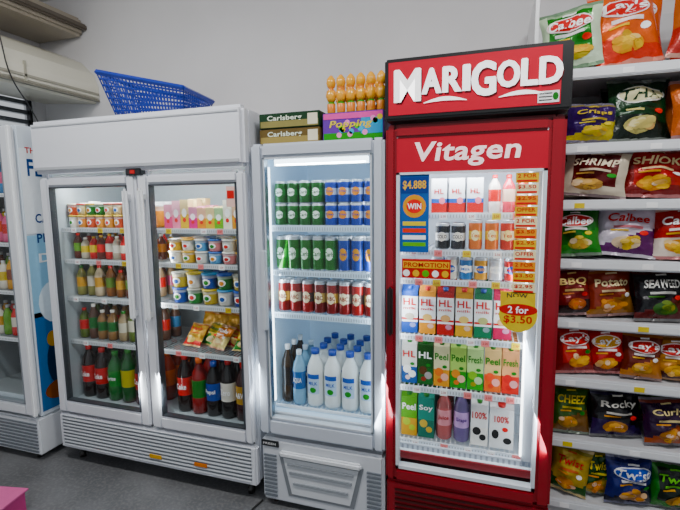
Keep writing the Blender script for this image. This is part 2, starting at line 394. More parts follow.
m.disc(.15,.15,P(.125,ys-.002,1.105),'#f4de2c',n=28); m.disc(.15,.05,P(.125,ys-.0025,1.125),'#c9242c',n=28); m.text('2 for',.08,.03,P(.125,ys-.003,1.125),'#ffffff',bold=.02); m.text('$3.50',.11,.036,P(.125,ys-.003,1.082),'#c9141c',bold=.03)
m.build('glass_stickers',rf)

# ---------------------------------------------------------------- left partial fridge
lf=empty('side_refrigerator')
cabinet(lf,-3.18,-2.585,1.93,2.48,.28,2.04,'#dfe7ee','#9fa5a8',.40,inmat='plastic')
door(lf,-3.18,-2.585,.30,2.03,1.88,-3.11,-2.66,.37,1.93,'#e3e6ea','#8d9399','door')
m=MB(); m.box(-3.18,-2.585,1.90,2.45,.04,.275,'#dfe2e6','paint',.01)
for i in range(9): m.box(-3.16,-2.60,1.893,1.902,.06+i*.022,.069+i*.022,'#6d7278','paint')
m.box(-2.60,-2.575,1.875,1.9,.3,2.03,'#f1f3f5','paint',.006)
for x in (-3.1,-2.66): m.lathe([(.02,0),(.02,.04)],x,1.95,0,12,'#222222','plastic'); m.lathe([(.02,0),(.02,.04)],x,2.4,0,12,'#222222','plastic')
m.build('base_grille',lf)
for z in (.75,1.05,1.35,1.65): wshelf(lf,-3.14,-2.62,1.97,2.4,z,'#b8bdc0',lip=.02)
m=MB()
XS=-2.583
def S(yc,zc,o=.001): return lambda u,v:(XS+o,yc+u,zc+v)
m.rect(.54,.62,S(2.205,.62),'#2a6fa8'); m.rect(.54,.50,S(2.205,1.15),'#a9cfe6'); m.rect(.54,.50,S(2.205,1.66),'#eef3f6')
m.text('THIS',.10,.035,S(2.02,1.90,.002),'#c8402e',bold=.03); m.text('FE',.09,.10,S(2.02,1.80,.002),'#1e4a86',bold=.03)
for i,t in enumerate(('CA','PH','D')): m.text(t,.085,.055,S(2.04,1.50-i*.12,.002),'#1e4a86' if i<2 else '#ffffff',bold=.02)
m.disc(.2,.26,S(2.07,.98,.0015),'#e3eef4'); m.disc(.14,.3,S(2.06,.60,.0015),'#12324f'); m.disc(.08,.1,S(2.04,.75,.002),'#caa24a'); m.disc(.2,.12,S(2.06,.42,.002),'#8a5230')
m.build('side_graphic',lf)

# ================================================================ products
def can(m,x,y,z,r,h,c,band,txt,tc,det=True):
    pr=[(r*.8,0),(r*.98,h*.04),(r,h*.08),(r,h*.36),(r,h*.64),(r,h*.9),(r*.84,h*.97),(r*.86,h),(r*.78,h*.985)]
    m.lathe(pr,x,y,z,14,['#b9bcc0',c,c,band,c,'#c5c8cc','#d5d8dc','#a5a8ac'],'canmetal')
    if det and txt:
        m.disc(r*1.3,h*.36,CY(x,y,z+h*.5,r*1.01),tc,n=12,rings=3); m.text(txt,r*1.5,h*.13,CY(x,y,z+h*.5,r*1.03),c if tc!=c else '#ffffff',bold=.02)
def bottle(m,x,y,z,r,h,liq,lab,cap,txt=None,tc='#ffffff',mat='gloss',lab2=None):
    pr=[(r*.85,0),(r,h*.04),(r,h*.28),(r*.96,h*.30),(r*.98,h*.36),(r*.98,h*.55),(r,h*.62),(r*.85,h*.74),(r*.42,h*.87),(r*.36,h*.91),(r*.40,h*.92),(r*.40,h),(r*.3,h)]
    lab2=lab2 or lab
    m.lathe(pr,x,y,z,14,[liq,liq,liq,lab,lab2,lab,liq,liq,liq,cap,cap,cap],mat)
    if txt: m.text(txt,r*1.4,h*.10,CY(x,y,z+h*.46,r*1.02),tc,bold=.02)
def cup(m,x,y,z,r,h,c,lid,txt=None):
    m.lathe([(r*.78,0),(r*.8,h*.1),(r*.92,h*.7),(r*.96,h*.88),(r*1.02,h*.89),(r*1.02,h),(r*.9,h)],x,y,z,14,[c,c,mixc(c,'#ffffff',.4),lid,lid,lid],'plastic')
    if txt: m.disc(r*1.1,h*.45,CY(x,y,z+h*.45,r*.93),'#ffffff',n=10); m.disc(r*.7,h*.3,CY(x,y,z+h*.42,r*.95),random.choice(['#d8452c','#3a8a3a','#2f5da8','#e8a030']),n=8,rings=1)
def carton(m,x,y,z,w,h,bands,txt=None,tc='#ffffff',blob=None,txt2=None,gable=True,d=None,cap='#f2f2f2',tsz=.6):
    d=d or w; hb=h*.84 if gable else h
    zz=z
    for f,c in bands:
        m.box(x-w/2,x+w/2,y,y+d,zz,zz+hb*f,c,'card'); zz+=hb*f
    tcx=bands[-1][1]
    if gable:
        a=z+hb; b=z+h*.95; k=.004
        m.add([(x-w/2,y,a),(x+w/2,y,a),(x+w/2,y+d,a),(x-w/2,y+d,a),(x-w/2,y+d/2-k,b),(x+w/2,y+d/2-k,b),(x+w/2,y+d/2+k,b),(x-w/2,y+d/2+k,b)],
              [(0,1,5,4),(2,3,7,6),(1,2,6,5),(3,0,4,7),(4,5,6,7)],tcx,'card')
        m.box(x-w/2,x+w/2,y+d/2-.003,y+d/2+.003,b-.001,z+h,tcx,'card')
        m.lathe([(w*.17,0),(w*.17,h*.07),(w*.14,h*.075)],x,y+d*.22,z+h*.865,10,cap,'plastic')
    yy=y-.0012
    if blob:
        for (bx,bz,bw,bh,bc) in blob: m.disc(bw*w,bh*h,P(x+bx*w,yy,z+bz*h),bc,n=12,rings=1); yy-=.0004
    if txt: m.text(txt,w*tsz,h*.14,P(x,yy-.0006,z+h*.63),tc,bold=.03)
    if txt2: m.text(txt2,w*.8,h*.05,P(x,yy-.0006,z+h*.5),tc,bold=.02)

# --- middle fridge stock
m=MB()
for t in range(2):
    for i in range(4):
        for k in range(2): can(m,-1.005+i*.066,2.10+k*.07,1.461+t*.112,.0325,.111,'#0d6434','#1b8048','Carls','#e6efe6',k==0)
m.build('green_beer_cans')
m=MB()
for t in range(2):
    for i in range(4):
        for k in range(2): can(m,-.735+i*.066,2.10+k*.07,1.461+t*.112,.0325,.111,'#1c3f98','#b8c0d4','Tiger','#e39a2e',k==0)
m.build('blue_beer_cans')
m=MB()
for i in range(5):
    for k in range(2): can(m,-1.005+i*.066,2.10+k*.07,1.236,.0325,.172,'#0b6c34','#1d8b4b','Carls','#dfeee0',k==0)
m.build('green_tall_beer_cans')
m=MB()
for i in range(3):
    for k in range(2): can(m,-.67+i*.066,2.10+k*.07,1.236,.0325,.172,'#1c4094','#3d67b8','Tiger','#d9a13a',k==0)
m.build('blue_tall_beer_cans')
m=MB()
for i in range(8):
    c,b=[('#7d1f22','#c9a45a'),('#8c2326','#d9d0c0'),('#a02024','#30201c'),('#6d1a1e','#c9b27a')][i%4]
    for k in range(2): can(m,-1.0+i*.066,2.10+k*.07,1.016,.0325,.168,c,b,'ABC','#e8dcc0',k==0)
m.build('red_stout_cans')
m=MB()
for k in range(3): bottle(m,-1.0,2.115+k*.085,.521,.035,.31,'#3a2a1c','#2a2320','#e8e8e8')
for k in range(3): bottle(m,-.928,2.10+k*.085,.521,.036,.29,'#90b4cc','#2a68a8','#dfe9f0','AQUA',mat='gloss')
m.build('drinking_water_bottles')
m=MB()
def milk(x,y,z,r,h,c='#e6e9e8'):
    m.lathe([(r*.9,0),(r,h*.05),(r,h*.2),(r,h*.62),(r*.92,h*.7),(r*.45,h*.87),(r*.40,h*.9),(r*.46,h*.91),(r*.46,h),(r*.3,h)],x,y,z,16,[c,c,c,c,c,c,c,'#1a46a0','#1a46a0'],'plastic')
    m.rect(r*1.5,h*.34,CY(x,y,z+h*.40,r*1.01),'#c4d6e8',n=6); m.rect(r*1.5,h*.08,CY(x,y,z+h*.54,r*1.02),'#1f5cb0',n=6); m.text('MILK',r*1.1,h*.06,CY(x,y,z+h*.42,r*1.03),'#1f4fa8',bold=.02); m.disc(r*.8,h*.1,CY(x,y,z+h*.30,r*1.03),'#4b9a4a',n=10)
for k in range(4):
    for i in range(4): milk(-.842+i*.095+(k%2)*.012,2.115+k*.095,.521,.045,.30)
m.build('milk_bottles')

# --- red fridge stock
m=MB()
for k in range(2):
    for i in range(3): carton(m,-.215+i*.078,2.08+k*.09,1.521,.068,.155,[(.3,'#c3202c'),(.12,'#2b5db0'),(.58,'#e4e6ea')],'HL','#c3202c',gable=False,d=.06,blob=[(.2,.36,.4,.2,'#e88a9a')])
m.build('small_milk_cartons')
m=MB()
for i,(c,l) in enumerate((('#e8e0dc','#d0343c'),('#e05a6a','#f6d9c8'),('#d8342c','#e8dcd0'))):
    for k in range(2): bottle(m,.022+i*.058,2.10+k*.06,1.521,.027,.165,c,l,'#d04048' if i!=1 else '#c02a30')
m.build('yogurt_drink_bottles')
m=MB()
for i in range(2):
    for k in range(2): can(m,-.20+i*.07,2.10+k*.07,1.356,.031,.12,'#1c1c1e','#d7d7d7','COLD','#f3efe4',k==0)
for i in range(2):
    for k in range(2): can(m,-.055+i*.07,2.10+k*.07,1.356,.029,.135,'#e0822a','#f6d25a','Tea','#fff3c8',k==0)
for i in range(2):
    for k in range(2): can(m,.08+i*.066,2.10+k*.07,1.356,.029,.135,'#c64a22','#f2e6c8','Tea','#ffe9b0',k==0)
m.build('canned_tea_drinks')
m=MB()
for i,c in enumerate(('#2b5db0','#efe9dc','#3b7fc0','#f2b93a','#e4e8ee','#d23a34')):
    for k in range(2): can(m,-.22+i*.064,2.10+k*.065,1.221,.029,.10,c,'#ffffff','Milk','#ffffff' if i%2==0 else '#2b5db0',k==0)
m.build('condensed_drink_cans')
m=MB()
row4=['#2b4fa0','#e8a52a','#b0182a','#e0b030','#1f7a5a','#b8305a']
for k in range(3):
    for i,a in enumerate(row4):
        b='#e6e8ea'
        carton(m,-.345+i*.083,2.085+k*.085,.956,.075,.238,[(.26,a),(.05,'#e6e8ea'),(.05,'#c3202c'),(.52,b),(.12,a)] ,'HL','#c3202c',blob=[(.0,.33,.6,.14,mixc(a,'#f6e8b0',.5)),(.2,.16,.4,.10,mixc(a,'#e0e0ff',.3))],cap='#d02a30' if i%2 else '#2b4fa0',txt2='milk',tsz=.8)
m.build('milk_cartons')
m=MB()
row5=[('#2b5da0','#e6e6e2','HL','#c3202c','#ffffff'),('#2c6a38','#1c5428','HL','#ffffff','#5b3a22'),('#f0b030','#e8e4c0','Peel','#3c8a34','#f08a24'),('#3c9e2a','#bfe090','Peel','#2c7a2c','#e8a030'),('#4bab32','#d0ecb0','Fresh','#2c7a2c','#9ccc4c'),('#e57a2c','#f0d0a0','Peel','#3c8a34','#f0662c'),('#d8482c','#f2b890','Fresh','#3c8a34','#c82a2a')]
for k in range(3):
    for i,(a,b,t,tc,bl) in enumerate(row5):
        carton(m,-.345+i*.076,2.085+k*.085,.706,.072,.23,[(.42,a),(.58,b)],t,tc,blob=[(-.15,.3,.55,.18,bl),(.2,.2,.5,.16,mixc(bl,'#ffffff',.3)),(-.1,.12,.35,.1,mixc(bl,'#c01010',.4)),(.2,.42,.3,.07,'#3c8a34')],cap='#3c8a34',tsz=.85)
m.build('juice_cartons')
m=MB()
row6=[('#e0b030','#7ab84a','Peel','#ffffff','#c8de50'),('#1f7a6a','#3a9a8a','Soy','#ffffff','#f0d080'),('#b01828','#e0a0a8','Juice','#ffffff','#f4e0d0'),('#4d2a7c','#c8a8d8','Grape','#ffffff','#8a3a9a'),('#f4f2ee','#efefef','100%','#c8202c','#222222')]
for k in range(3):
    for i,(a,b,t,tc,bl) in enumerate(row6):
        if i in(2,3) : 
            bottle(m,-.345+i*.082,2.12+k*.085,.438,.038,.24,mixc(a,'#ffffff',.08),b,'#f2e6e6',t,a)
        else: carton(m,-.345+i*.082,2.085+k*.085,.438,.076,.235,[(.45,a),(.55,b)],t,tc,blob=[(-.15,.3,.5,.17,bl),(.2,.18,.4,.13,bl)],cap='#3c8a34',tsz=.85)
    carton(m,.08,2.085+k*.085,.438,.105,.225,[(.7,'#e8e9ea'),(.3,'#eceef0')],'100%','#c8202c',blob=[(-.25,.3,.3,.2,'#1c1c1c'),(.25,.18,.35,.14,'#1c1c1c'),(.15,.42,.25,.1,'#d83a2c')],cap='#c8202c')
m.build('assorted_juice_bottles_and_cartons')

# --- white fridge stock
PAL=['#e8b432','#d8452c','#e9e4d8','#7fae3c','#e57a9c','#f2d84a','#5a8ec0','#c98a3a','#8c4a30','#e06a28']
m=MB()
x=-2.40
while x<-1.84:
    c=random.choice(['#e8a422','#e9e4d8','#e8a030','#f0a828','#d8641c']); 
    cup(m,x,2.11,1.441,.033,.075,c,'#e4c86a',1); 
    if R()<.8: cup(m,x+U(-.004,.004),2.11,1.516,.033,.07,random.choice(['#e9b020','#e06a28','#e9d4a8','#3a8a3a']),random.choice(['#f4ecd8','#e8c030','#d8451c']),1)
    cup(m,x+.01,2.19,1.441,.033,U(.1,.16),c,'#eeeeee'); cup(m,x+.02,2.27,1.441,.033,.15,random.choice(PAL),'#eeeeee'); x+=.069
m.build('pudding_cups')
m=MB()
x=-2.40
while x<-1.84:
    c=random.choice(['#7a3a24','#5c2a20','#a8402c','#c8a050','#c83a24','#b8b0a0']); bottle(m,x,2.11+U(0,.015),1.251,.028,U(.11,.165),c,random.choice(PAL),random.choice(['#d8302c','#e8e4dc','#caa23a'])); 
    for k in (1,2): bottle(m,x+.01*k,2.12+.075*k,1.251,.028,U(.13,.165),random.choice([c,'#a8402c','#c8a050']),random.choice(PAL),'#cccccc'); 
    x+=U(.058,.068)
m.build('sauce_jars')
m=MB()
x=-2.40
while x<-1.84:
    c=random.choice(['#a89078','#8a5a34','#8c8a5c','#c8b8a0','#6a4034']); bottle(m,x,2.12+U(0,.015),1.021,.031,U(.16,.205),c,random.choice(['#b23a2c','#d9d4c4','#6b8a4a','#d8a83a']),random.choice(['#d8302c','#e8e4dc','#3a6a3a'])); 
    for k in (1,2): bottle(m,x+.01*k,2.13+.085*k,1.021,.031,.19,c,random.choice(PAL),'#cccccc'); 
    x+=U(.065,.08)
m.build('tea_bottles')
m=MB()
x=-2.40
while x<-1.84:
    c=random.choice(['#8a6a4a','#5a6a34','#9a8a70','#a06a3a','#5a4034']); bottle(m,x,2.12+U(0,.015),.751,.033,U(.18,.23),c,random.choice(['#2f6f3f','#c8c4b4','#c86a2c','#c8302c']),random.choice(['#3f8a3a','#e8e4dc','#c83a2c'])); 
    for k in (1,2): bottle(m,x+.01*k,2.13+.085*k,.751,.033,.21,c,random.choice(PAL),'#cccccc'); 
    x+=U(.069,.08)
m.build('herbal_drink_bottles')
m=MB()
for i in range(6):
    a=[('#1c0f0c','#c3141c','#c3141c','Coke'),('#1c0f0c','#c3141c','#c3141c','Coke'),('#1f6a3c','#2f8a4a','#2f8a4a','Sprite'),('#2c5c34','#d8d03a','#2f7a3a',None),('#2a1712','#c3141c','#c3141c','Coke'),('#8a3a1c','#e07a2c','#e07a2c','Fanta')][i]
    for k in range(4): bottle(m,-2.385+i*.103,2.12+k*.1,.373,.048,.33-(i%3)*.012,a[0],a[1],a[2],a[3] if k==0 else None,mat='gloss')
m.build('large_soft_drink_bottles')
m=MB()
cs=['#e0608a','#e890a8','#e8c42a','#d84a8a','#e8a030','#e6c84a','#88c050','#e8e4d0','#d8a03a']
x=-1.69;i=0
while x<-1.19:
    w=.052; c=cs[i%9]; h=U(.10,.16)
    for k in range(3): carton(m,x,2.08+k*.08,1.441,w,h+k*.004,[(.5,c),(.5,mixc(c,'#ffffff',.25))],None,gable=False,d=.05,blob=[(0,.55,.6,.3,mixc(c,'#ffffff',.8)),(0,.3,.4,.15,'#d8452c')])
    x+=.054;i+=1
m.build('small_drink_packs')
m=MB()
x=-1.67;i=0
while x<-1.18:
    for t in range(2):
        for k in range(3): cup(m,x+.01*k,2.11+k*.09,1.251+t*.068,.041,.065,['#e8e4da','#f0c840','#e8e4da','#7cb4e0','#e89a9a'][(i+t+k)%5],['#e4e2da','#f2c82a','#e4e2da','#3a6ab8'][(i+k)%4],1 if k==0 else None)
    x+=.086;i+=1
m.build('yogurt_tubs')
m=MB()
x=-1.66;i=0
while x<-1.18:
    for t in range(2):
        for k in range(3): cup(m,x+.01*k,2.12+k*.1,1.021+t*.088,.047,.085,['#1f4da8','#3f8a4a','#d8c02a','#e8e4da'][(i+t*2+k)%4],['#2a5ab8','#b8b8b0','#e8d02a','#5aa0d0'][(i+t+k)%4],1 if k==0 else None)
    x+=.098;i+=1
m.build('margarine_tubs')
m=MB()
for i in range(6):
    a=[('#1c0f0c','#c3141c','#c3141c','Coke'),('#8a2a1c','#3f7f3a','#e07a2c',None),('#140d0c','#2a4aa0','#2a4aa0','Pepsi'),('#120c0b','#e8e4da','#b01c20','Zero'),('#38100c','#caa23a','#b01c20','A&W'),('#163c22','#2f8a4a','#2f8a4a',None)][i]
    for k in range(4): bottle(m,-1.665+i*.097,2.12+k*.1,.373,.047,.335-(i%3)*.012,a[0],a[1],a[2],a[3] if k==0 else None,mat='gloss')
m.build('soda_bottles')
m=MB()
for z in (.751,1.051,1.351,1.651):
    for i in range(7):
        for k in range(2): bottle(m,-3.08+i*.072,2.03+k*.09,z,.031,U(.18,.23),random.choice(PAL),random.choice(PAL),'#e0e0e0')
m.build('bottled_drinks')

# ---------------------------------------------------------------- snack packets
def bag(m,cx,cy,z0,w,h,style,lean=.12,yawz=0.,T=None,simple=False,roll=0.):
    base,band,txt,tcol,food,sub=style
    T=T or w*.26; nu,nv=14,18
    z0=z0+abs(math.sin(roll))*w*.45
    Mx=Matrix.Translation((cx,cy,z0))@Matrix.Rotation(yawz,4,'Z')@Matrix.Rotation(-lean,4,'X')@Matrix.Rotation(roll,4,'Y')
    ph=U(0,6); ph2=U(0,6); lay=random.randint(0,3)
    def th(u,v):
        su=max(0,math.sin(math.pi*u)); vv=min(1,max(0,(v-.05)/.9)); sv=max(0,math.sin(math.pi*vv))
        t=T*(su**.45)*(sv**.42)
        cr=.008*math.sin(9*u+ph+4*v)*su + .008*math.sin(14*v+ph2+5*u)*su*sv+.006*math.sin(23*v-11*u+ph)*su*sv
        cr+=.009*math.sin(24*u+ph)*su*max(0,1-5*min(vv,1-vv))
        return t+cr*(w/.2)*(1 if 0<vv<1 else .3)
    def sx(u,v):
        vv=min(1,max(0,v)); return (u-.5)*w*(1-.10*math.sin(math.pi*vv)+.018*math.sin(11*v+ph))
    def pt(u,v,s=-1,o=0): 
        return Mx@Vector((sx(u,v),s*(th(u,v)/1.0+o),v*h*(1+.012*math.sin(7*u+ph2)*v)))
    for s in (-1,1):
        vs=[];fs=[];cl=[]
        for j in range(nv+1):
            for i in range(nu+1): vs.append(pt(i/nu,j/nv,s))
        for j in range(nv):
            for i in range(nu):
                a=j*(nu+1)+i; f=(a,a+1,a+nu+2,a+nu+1); fs.append(f if s<0 else f[::-1])
                v=(j+.5)/nv; u=(i+.5)/nu
                c=base
                if j==0 or j==nv-1: c=mixc(base,'#c8c8c8',.3)
                elif lay==0 and v<.30+.1*math.sin(3*u+ph): c=band
                elif lay==1 and v<.15+.4*u: c=band
                elif lay==2 and (u<.16 or u>.84 or v<.25): c=band
                elif lay==3 and v<.42-.5*(u-.5)**2: c=band
                elif v>.88: c=mixc(base,band,.5)
                cl.append(c)
        m.add(vs,fs,cl,'foil',True)
    if simple: return
    def D(u0,v0,o=.003): return lambda a,b: pt(min(.97,max(.03,u0+a)),min(.95,max(.06,v0+b)),-1,o)
    du=U(-.1,.1)
    m.disc(.5,.24,D(.5+du,.24,.002),mixc(food,base,.45),n=16,rings=3)
    for i in range(12):
        a=U(0,6.28); r=U(.0,.2); m.disc(U(.13,.22),U(.07,.12),D(.5+du+r*1.2*math.cos(a),.25+r*.55*math.sin(a),.0025+i*.0003),mixc(food,random.choice(['#ffffff','#7a3a10','#f4d060','#c83a1a']),U(.0,.4)),n=9,rings=1)
    if sub: m.disc(.80,.27,D(.5,.70,.004),mixc(sub,'#ffffff',.75),n=20,rings=4); m.disc(.74,.23,D(.5,.70,.0048),sub,n=20,rings=4)
    m.text(txt,.72,.16,D(.5,.70,.0065),tcol,bold=.022,shear=.2)
    m.rect(.5,.045,D(.5,.53,.003),mixc(tcol,base,.25),n=6)
    m.rect(.3,.03,D(.35,.46,.003),food,n=4)
    m.disc(.16,.09,D(.78,.44,.004),random.choice(['#f6e24a','#ffffff','#e8302c','#3a9a3a']),n=10)
    m.rect(.22,.03,D(.5,.875,.004),mixc(tcol,base,.2),n=4)
A=lambda b,bd,t,tc,f,s=None:(b,bd,t,tc,f,s)
m=MB()
for i in range(6):
    bag(m,-1.63+i*.085,2.14+(i%2)*.04,.752,.13,.15,[A('#e8b81c','#c83a1c','Fresh','#c81a1c','#f4e0a0'),A('#f0ce3a','#3a8a3a','Cheese','#1c6a2c','#f4e8c0'),A('#e09020','#e8d8a0','Tofu','#ffffff','#f4e8c0')][i%3],lean=.75,yawz=U(-.4,.4),T=.022)
for i in range(6): bag(m,-1.63+i*.085,2.30,.752,.13,.17,A('#e0b040','#c85a1c','Fresh','#c81a1c','#f4e0a0'),lean=.3,yawz=U(-.3,.3),T=.025,simple=True)
m.build('chilled_snack_pouches')
G=empty('snack_display_shelf')
m=MB()
m.box(.285,.30,2.26,2.69,0,2.0,'#d4d5d8'); m.box(.17,.185,2.22,2.69,2.0,2.46,'#dfe0e1'); m.box(1.55,1.565,2.22,2.69,0,2.46,'#e4e5e6')
m.box(.19,1.55,2.675,2.69,1.99,2.46,'#c9cacc'); m.box(.30,1.55,2.675,2.69,.03,1.99,'#c4c5c8')
for x in (.30,.93,1.53): m.box(x,x+.02,2.655,2.675,.03,2.4,'#bfc1c3')
m.build('frame',G)
ZS=(2.12,1.81,1.57,1.31,1.04,.77,.475,.17)
for i,z in enumerate(ZS):
    m=MB(); x0=.187 if i==0 else .302
    m.box(x0,1.55,2.2,2.67,z-.022,z-.002,'#d8d9dc'); m.box(x0,1.55,2.19,2.203,z-.042,z+.004,'#dfe1e4','paint',.004)
    m.box(x0,1.55,2.187,2.191,z-.034,z-.008,'#e6e8ea'); 
    for k in range(5): m.box(x0+.05+k*.27,x0+.09+k*.27,2.1855,2.188,z-.032,z-.01,random.choice(['#f6e27a','#ffffff','#ffffff']),'card')
    m.build('shelf',G)
m=MB(); m.box(.30,1.55,2.23,2.66,.0,.145,'#cfd0d1'); m.build('plinth',G)
rows=[
 (2.12,[(.325,.25,.26,A('#1f7f2a','#d8e8d0','Calbee','#ffffff','#f0c860','#c8202c')),(.55,.26,.34,A('#e8780c','#d85008',"Lay's",'#ffffff','#f6d060','#d01c24')),(.79,.24,.30,A('#b86a2a','#a8381c','Potato','#f8e8c8','#e8b860')),(.99,.2,.24,A('#d83028','#8c1a18','Calbee','#ffffff','#f0c050')),(1.2,.2,.24,A('#e8b830','#d87a20',"Lay's",'#ffffff','#f6d060','#d01c24')),(1.42,.2,.24,A('#3f8f3c','#226a2c','Calbee','#ffffff','#f0c860'))]),
 (1.81,[(.41,.21,.17,A('#33145a','#d8c82a','Crisps','#f2d83a','#e8d860')),(.605,.25,.28,A('#143c24','#101c14','THAI','#1c3a26','#e8dca0','#e8e4c0')),(.815,.22,.25,A('#8c1c24','#c8702c','Cracker','#f4e0b0','#e0a050')),(1.02,.2,.22,A('#7a2030','#2a1418','Snack','#ffffff','#e0b060')),(1.24,.2,.22,A('#2f5a9c','#e0c060','Wafer','#ffffff','#e0b060')),(1.44,.18,.2,A('#c86a28','#7a2a14','Snack','#ffffff','#e0b060'))]),
 (1.57,[(.425,.26,.205,A('#5e1216','#d6ccbb','SHRIMP','#f3e6cf','#e8c080')),(.67,.27,.215,A('#b8320c','#7c0c0c','SHIOK','#f7e8c0','#f0c050')),(.91,.22,.21,A('#7e1a1c','#e0a840','SHIOK','#f7e8c0','#f0c050')),(1.13,.2,.2,A('#b8401c','#5c1212','Spicy','#ffffff','#f0c050')),(1.36,.2,.2,A('#8c1c24','#c8702c','Snack','#ffffff','#e0a050'))]),
 (1.31,[(.385,.19,.22,A('#0e6a1e','#4a903c','Calbee','#ffffff','#e8d080','#c8202c')),(.57,.24,.235,A('#d8d0dc','#5a1f5e','Calbee','#c8202c','#f0d070')),(.785,.23,.23,A('#b4141c','#efe4d8','Calbee','#ffffff','#f0c860')),(.98,.2,.21,A('#c4242c','#7a1418','Calbee','#ffffff','#f0c860')),(1.2,.2,.21,A('#2e8a3e','#1c5c2c','Calbee','#ffffff','#e8d080')),(1.42,.18,.2,A('#efe9ee','#6a2f6e','Calbee','#c8202c','#f0d070'))]),
 (1.04,[(.38,.17,.22,A('#7a1418','#2a0c0c','BBQ','#f2d8a0','#c87a40')),(.535,.21,.22,A('#8a3a16','#a87820','Potato','#f5e6c0','#d89a50')),(.72,.21,.23,A('#121216','#5a1418','SEAWEED','#f2f2ec','#4c7a3a')),(.905,.2,.22,A('#141418','#2c5a24','SEAWEED','#f2f2ec','#4c7a3a')),(1.1,.18,.2,A('#a04a22','#5c1a14','Potato','#f5e6c0','#d89a50')),(1.32,.18,.2,A('#8a1c20','#3a1414','BBQ','#f2d8a0','#c87a40'))]),
 (.77,[(.40,.18,.225,A('#c8400c','#900c0c',"Lay's",'#ffffff','#f0b850','#d01c24')),(.535,.165,.215,A('#c01810','#6a0c0c',"Lay's",'#ffffff','#f0b850','#e8b42a')),(.66,.165,.21,A('#6c2a14','#c8881c',"Lay's",'#ffffff','#f0c050','#c02020')),(.80,.185,.20,A('#c08a1c','#4c1c0c',"Lay's",'#ffffff','#f0c050','#c02020')),(.97,.17,.19,A('#c84a1c','#a01c18',"Lay's",'#ffffff','#f0b850')),(1.16,.17,.19,A('#3a7a3c','#1c4c22',"Lay's",'#ffffff','#f0b850')),(1.38,.17,.19,A('#c8a02c','#8c5a14',"Lay's",'#ffffff','#f0b850'))]),
 (.475,[(.385,.18,.23,A('#3c5a1c','#7c5a10','CHEEZ','#f4e05c','#e0a840')),(.585,.23,.22,A('#101014','#2a1a4c','Rocky','#f2f0e8','#d89a50')),(.785,.2,.21,A('#2a0f34','#a8581c','Curly','#f0e0b0','#d89a50')),(.97,.18,.2,A('#5c3a20','#c8902c','Snack','#f0e0b0','#d89a50')),(1.16,.17,.2,A('#1a1a1e','#7a1c20','Rocky','#f2f0e8','#d89a50')),(1.38,.17,.2,A('#5c7a2c','#8c6a20','CHEEZ','#f4e05c','#e0a840'))]),
 (.17,[(.385,.17,.23,A('#d0b410','#1c5a1c','Twist','#c8202c','#e8a030')),(.505,.155,.22,A('#104a16','#c0a81a','Twist','#f6e24a','#e8a030')),(.645,.215,.23,A('#12206c','#0a0f2c','Twist','#f4f4f4','#e8b040','#1a52b8')),(.82,.2,.22,A('#0c1c14','#2a7a2a','Twist','#8cd84a','#e8b040')),(1.0,.18,.2,A('#c8202c','#e0c83a','Twist','#f6e24a','#e8a030')),(1.22,.18,.2,A('#1c2c7c','#0f1636','Twist','#f4f4f4','#e8b040')),(1.42,.18,.2,A('#d8c62c','#2c6a2c','Twist','#c8202c','#e8a030'))]),
]
for z,items in rows:
    m=MB()
    for n_,(cx,w,h,st) in enumerate(items):
        T=min(.048,w*.26)
        bag(m,cx,2.245+(n_%2)*.025,z+.004,w,h,st,lean=U(.06,.26),yawz=U(-.26,.26),T=T,roll=U(-.11,.11))
        st2=random.choice(items)[3] if n_>1 else st
        bag(m,min(1.42,max(.40 if z<2 else .31,cx+U(-.03,.05))),2.37,z+.004,w*.97,h*U(.98,1.05),st2,lean=U(.02,.12),T=T,roll=U(-.08,.08))
        if z<2: bag(m,max(.40,cx+U(-.01,.02)),2.49,z+.003,w*.97,h*1.02,random.choice(items)[3],lean=.03,T=T,simple=True)
    m.build('snack_packets')

# ---------------------------------------------------------------- things on top of the fridges
m=MB(); BL='#0c389c'
cxb,cyb,zb=-1.77,2.18,2.054; rzb=math.radians(8)
Mb=Matrix.Translation((cxb,cyb,zb))@Matrix.Rotation(rzb,4,'Z')
def corner(lx,ly,t):
    hx=.20+.05*t; hy=.12+.05*t; z=t*(.175-.055*lx)
    return Mb@Vector((lx*hx-(.02*t),ly*hy,z))
def bar(p,q,r,col=BL):
    d=(q-p); L=d.length; 
    if L<1e-5: return
    d.normalize(); a=d.orthogonal().normalized(); b=d.cross(a)
    vs=[];n=4
    for e in (p,q):
        for i in range(n):
            t=2*math.pi*i/n+.785; vs.append(e+a*r*math.cos(t)+b*r*math.sin(t))
    m.add(vs,[(i,(i+1)%n,n+(i+1)%n,n+i) for i in range(n)]+[(3,2,1,0),(4,5,6,7)],col,'plastic')
sides=[((-1,-1),(1,-1),24),((1,-1),(1,1),14),((1,1),(-1,1),24),((-1,1),(-1,-1),14)]
for (a,b,n) in sides:
    for i in range(n+1):
        f=i/n; lx=a[0]+(b[0]-a[0])*f; ly=a[1]+(b[1]-a[1])*f
        bar(corner(lx,ly,0),corner(lx,ly,1),.0048)
    for k in range(0,8):
        t=k/7
        for i in range(4):
            f0=i/4;f1=(i+1)/4
            bar(corner(a[0]+(b[0]-a[0])*f0,a[1]+(b[1]-a[1])*f0,t),corner(a[0]+(b[0]-a[0])*f1,a[1]+(b[1]-a[1])*f1,t),.013 if k==7 else (.009 if k==0 else .0048))
for i in range(17):
    lx=-1+i/8; bar(corner(lx,-1,0),corner(lx,1,0),.004)
for i in range(9):
    ly=-1+i/4; bar(corner(-1,ly,0),corner(1,ly,0),.004)
m.build('plastic_basket')
m=MB()
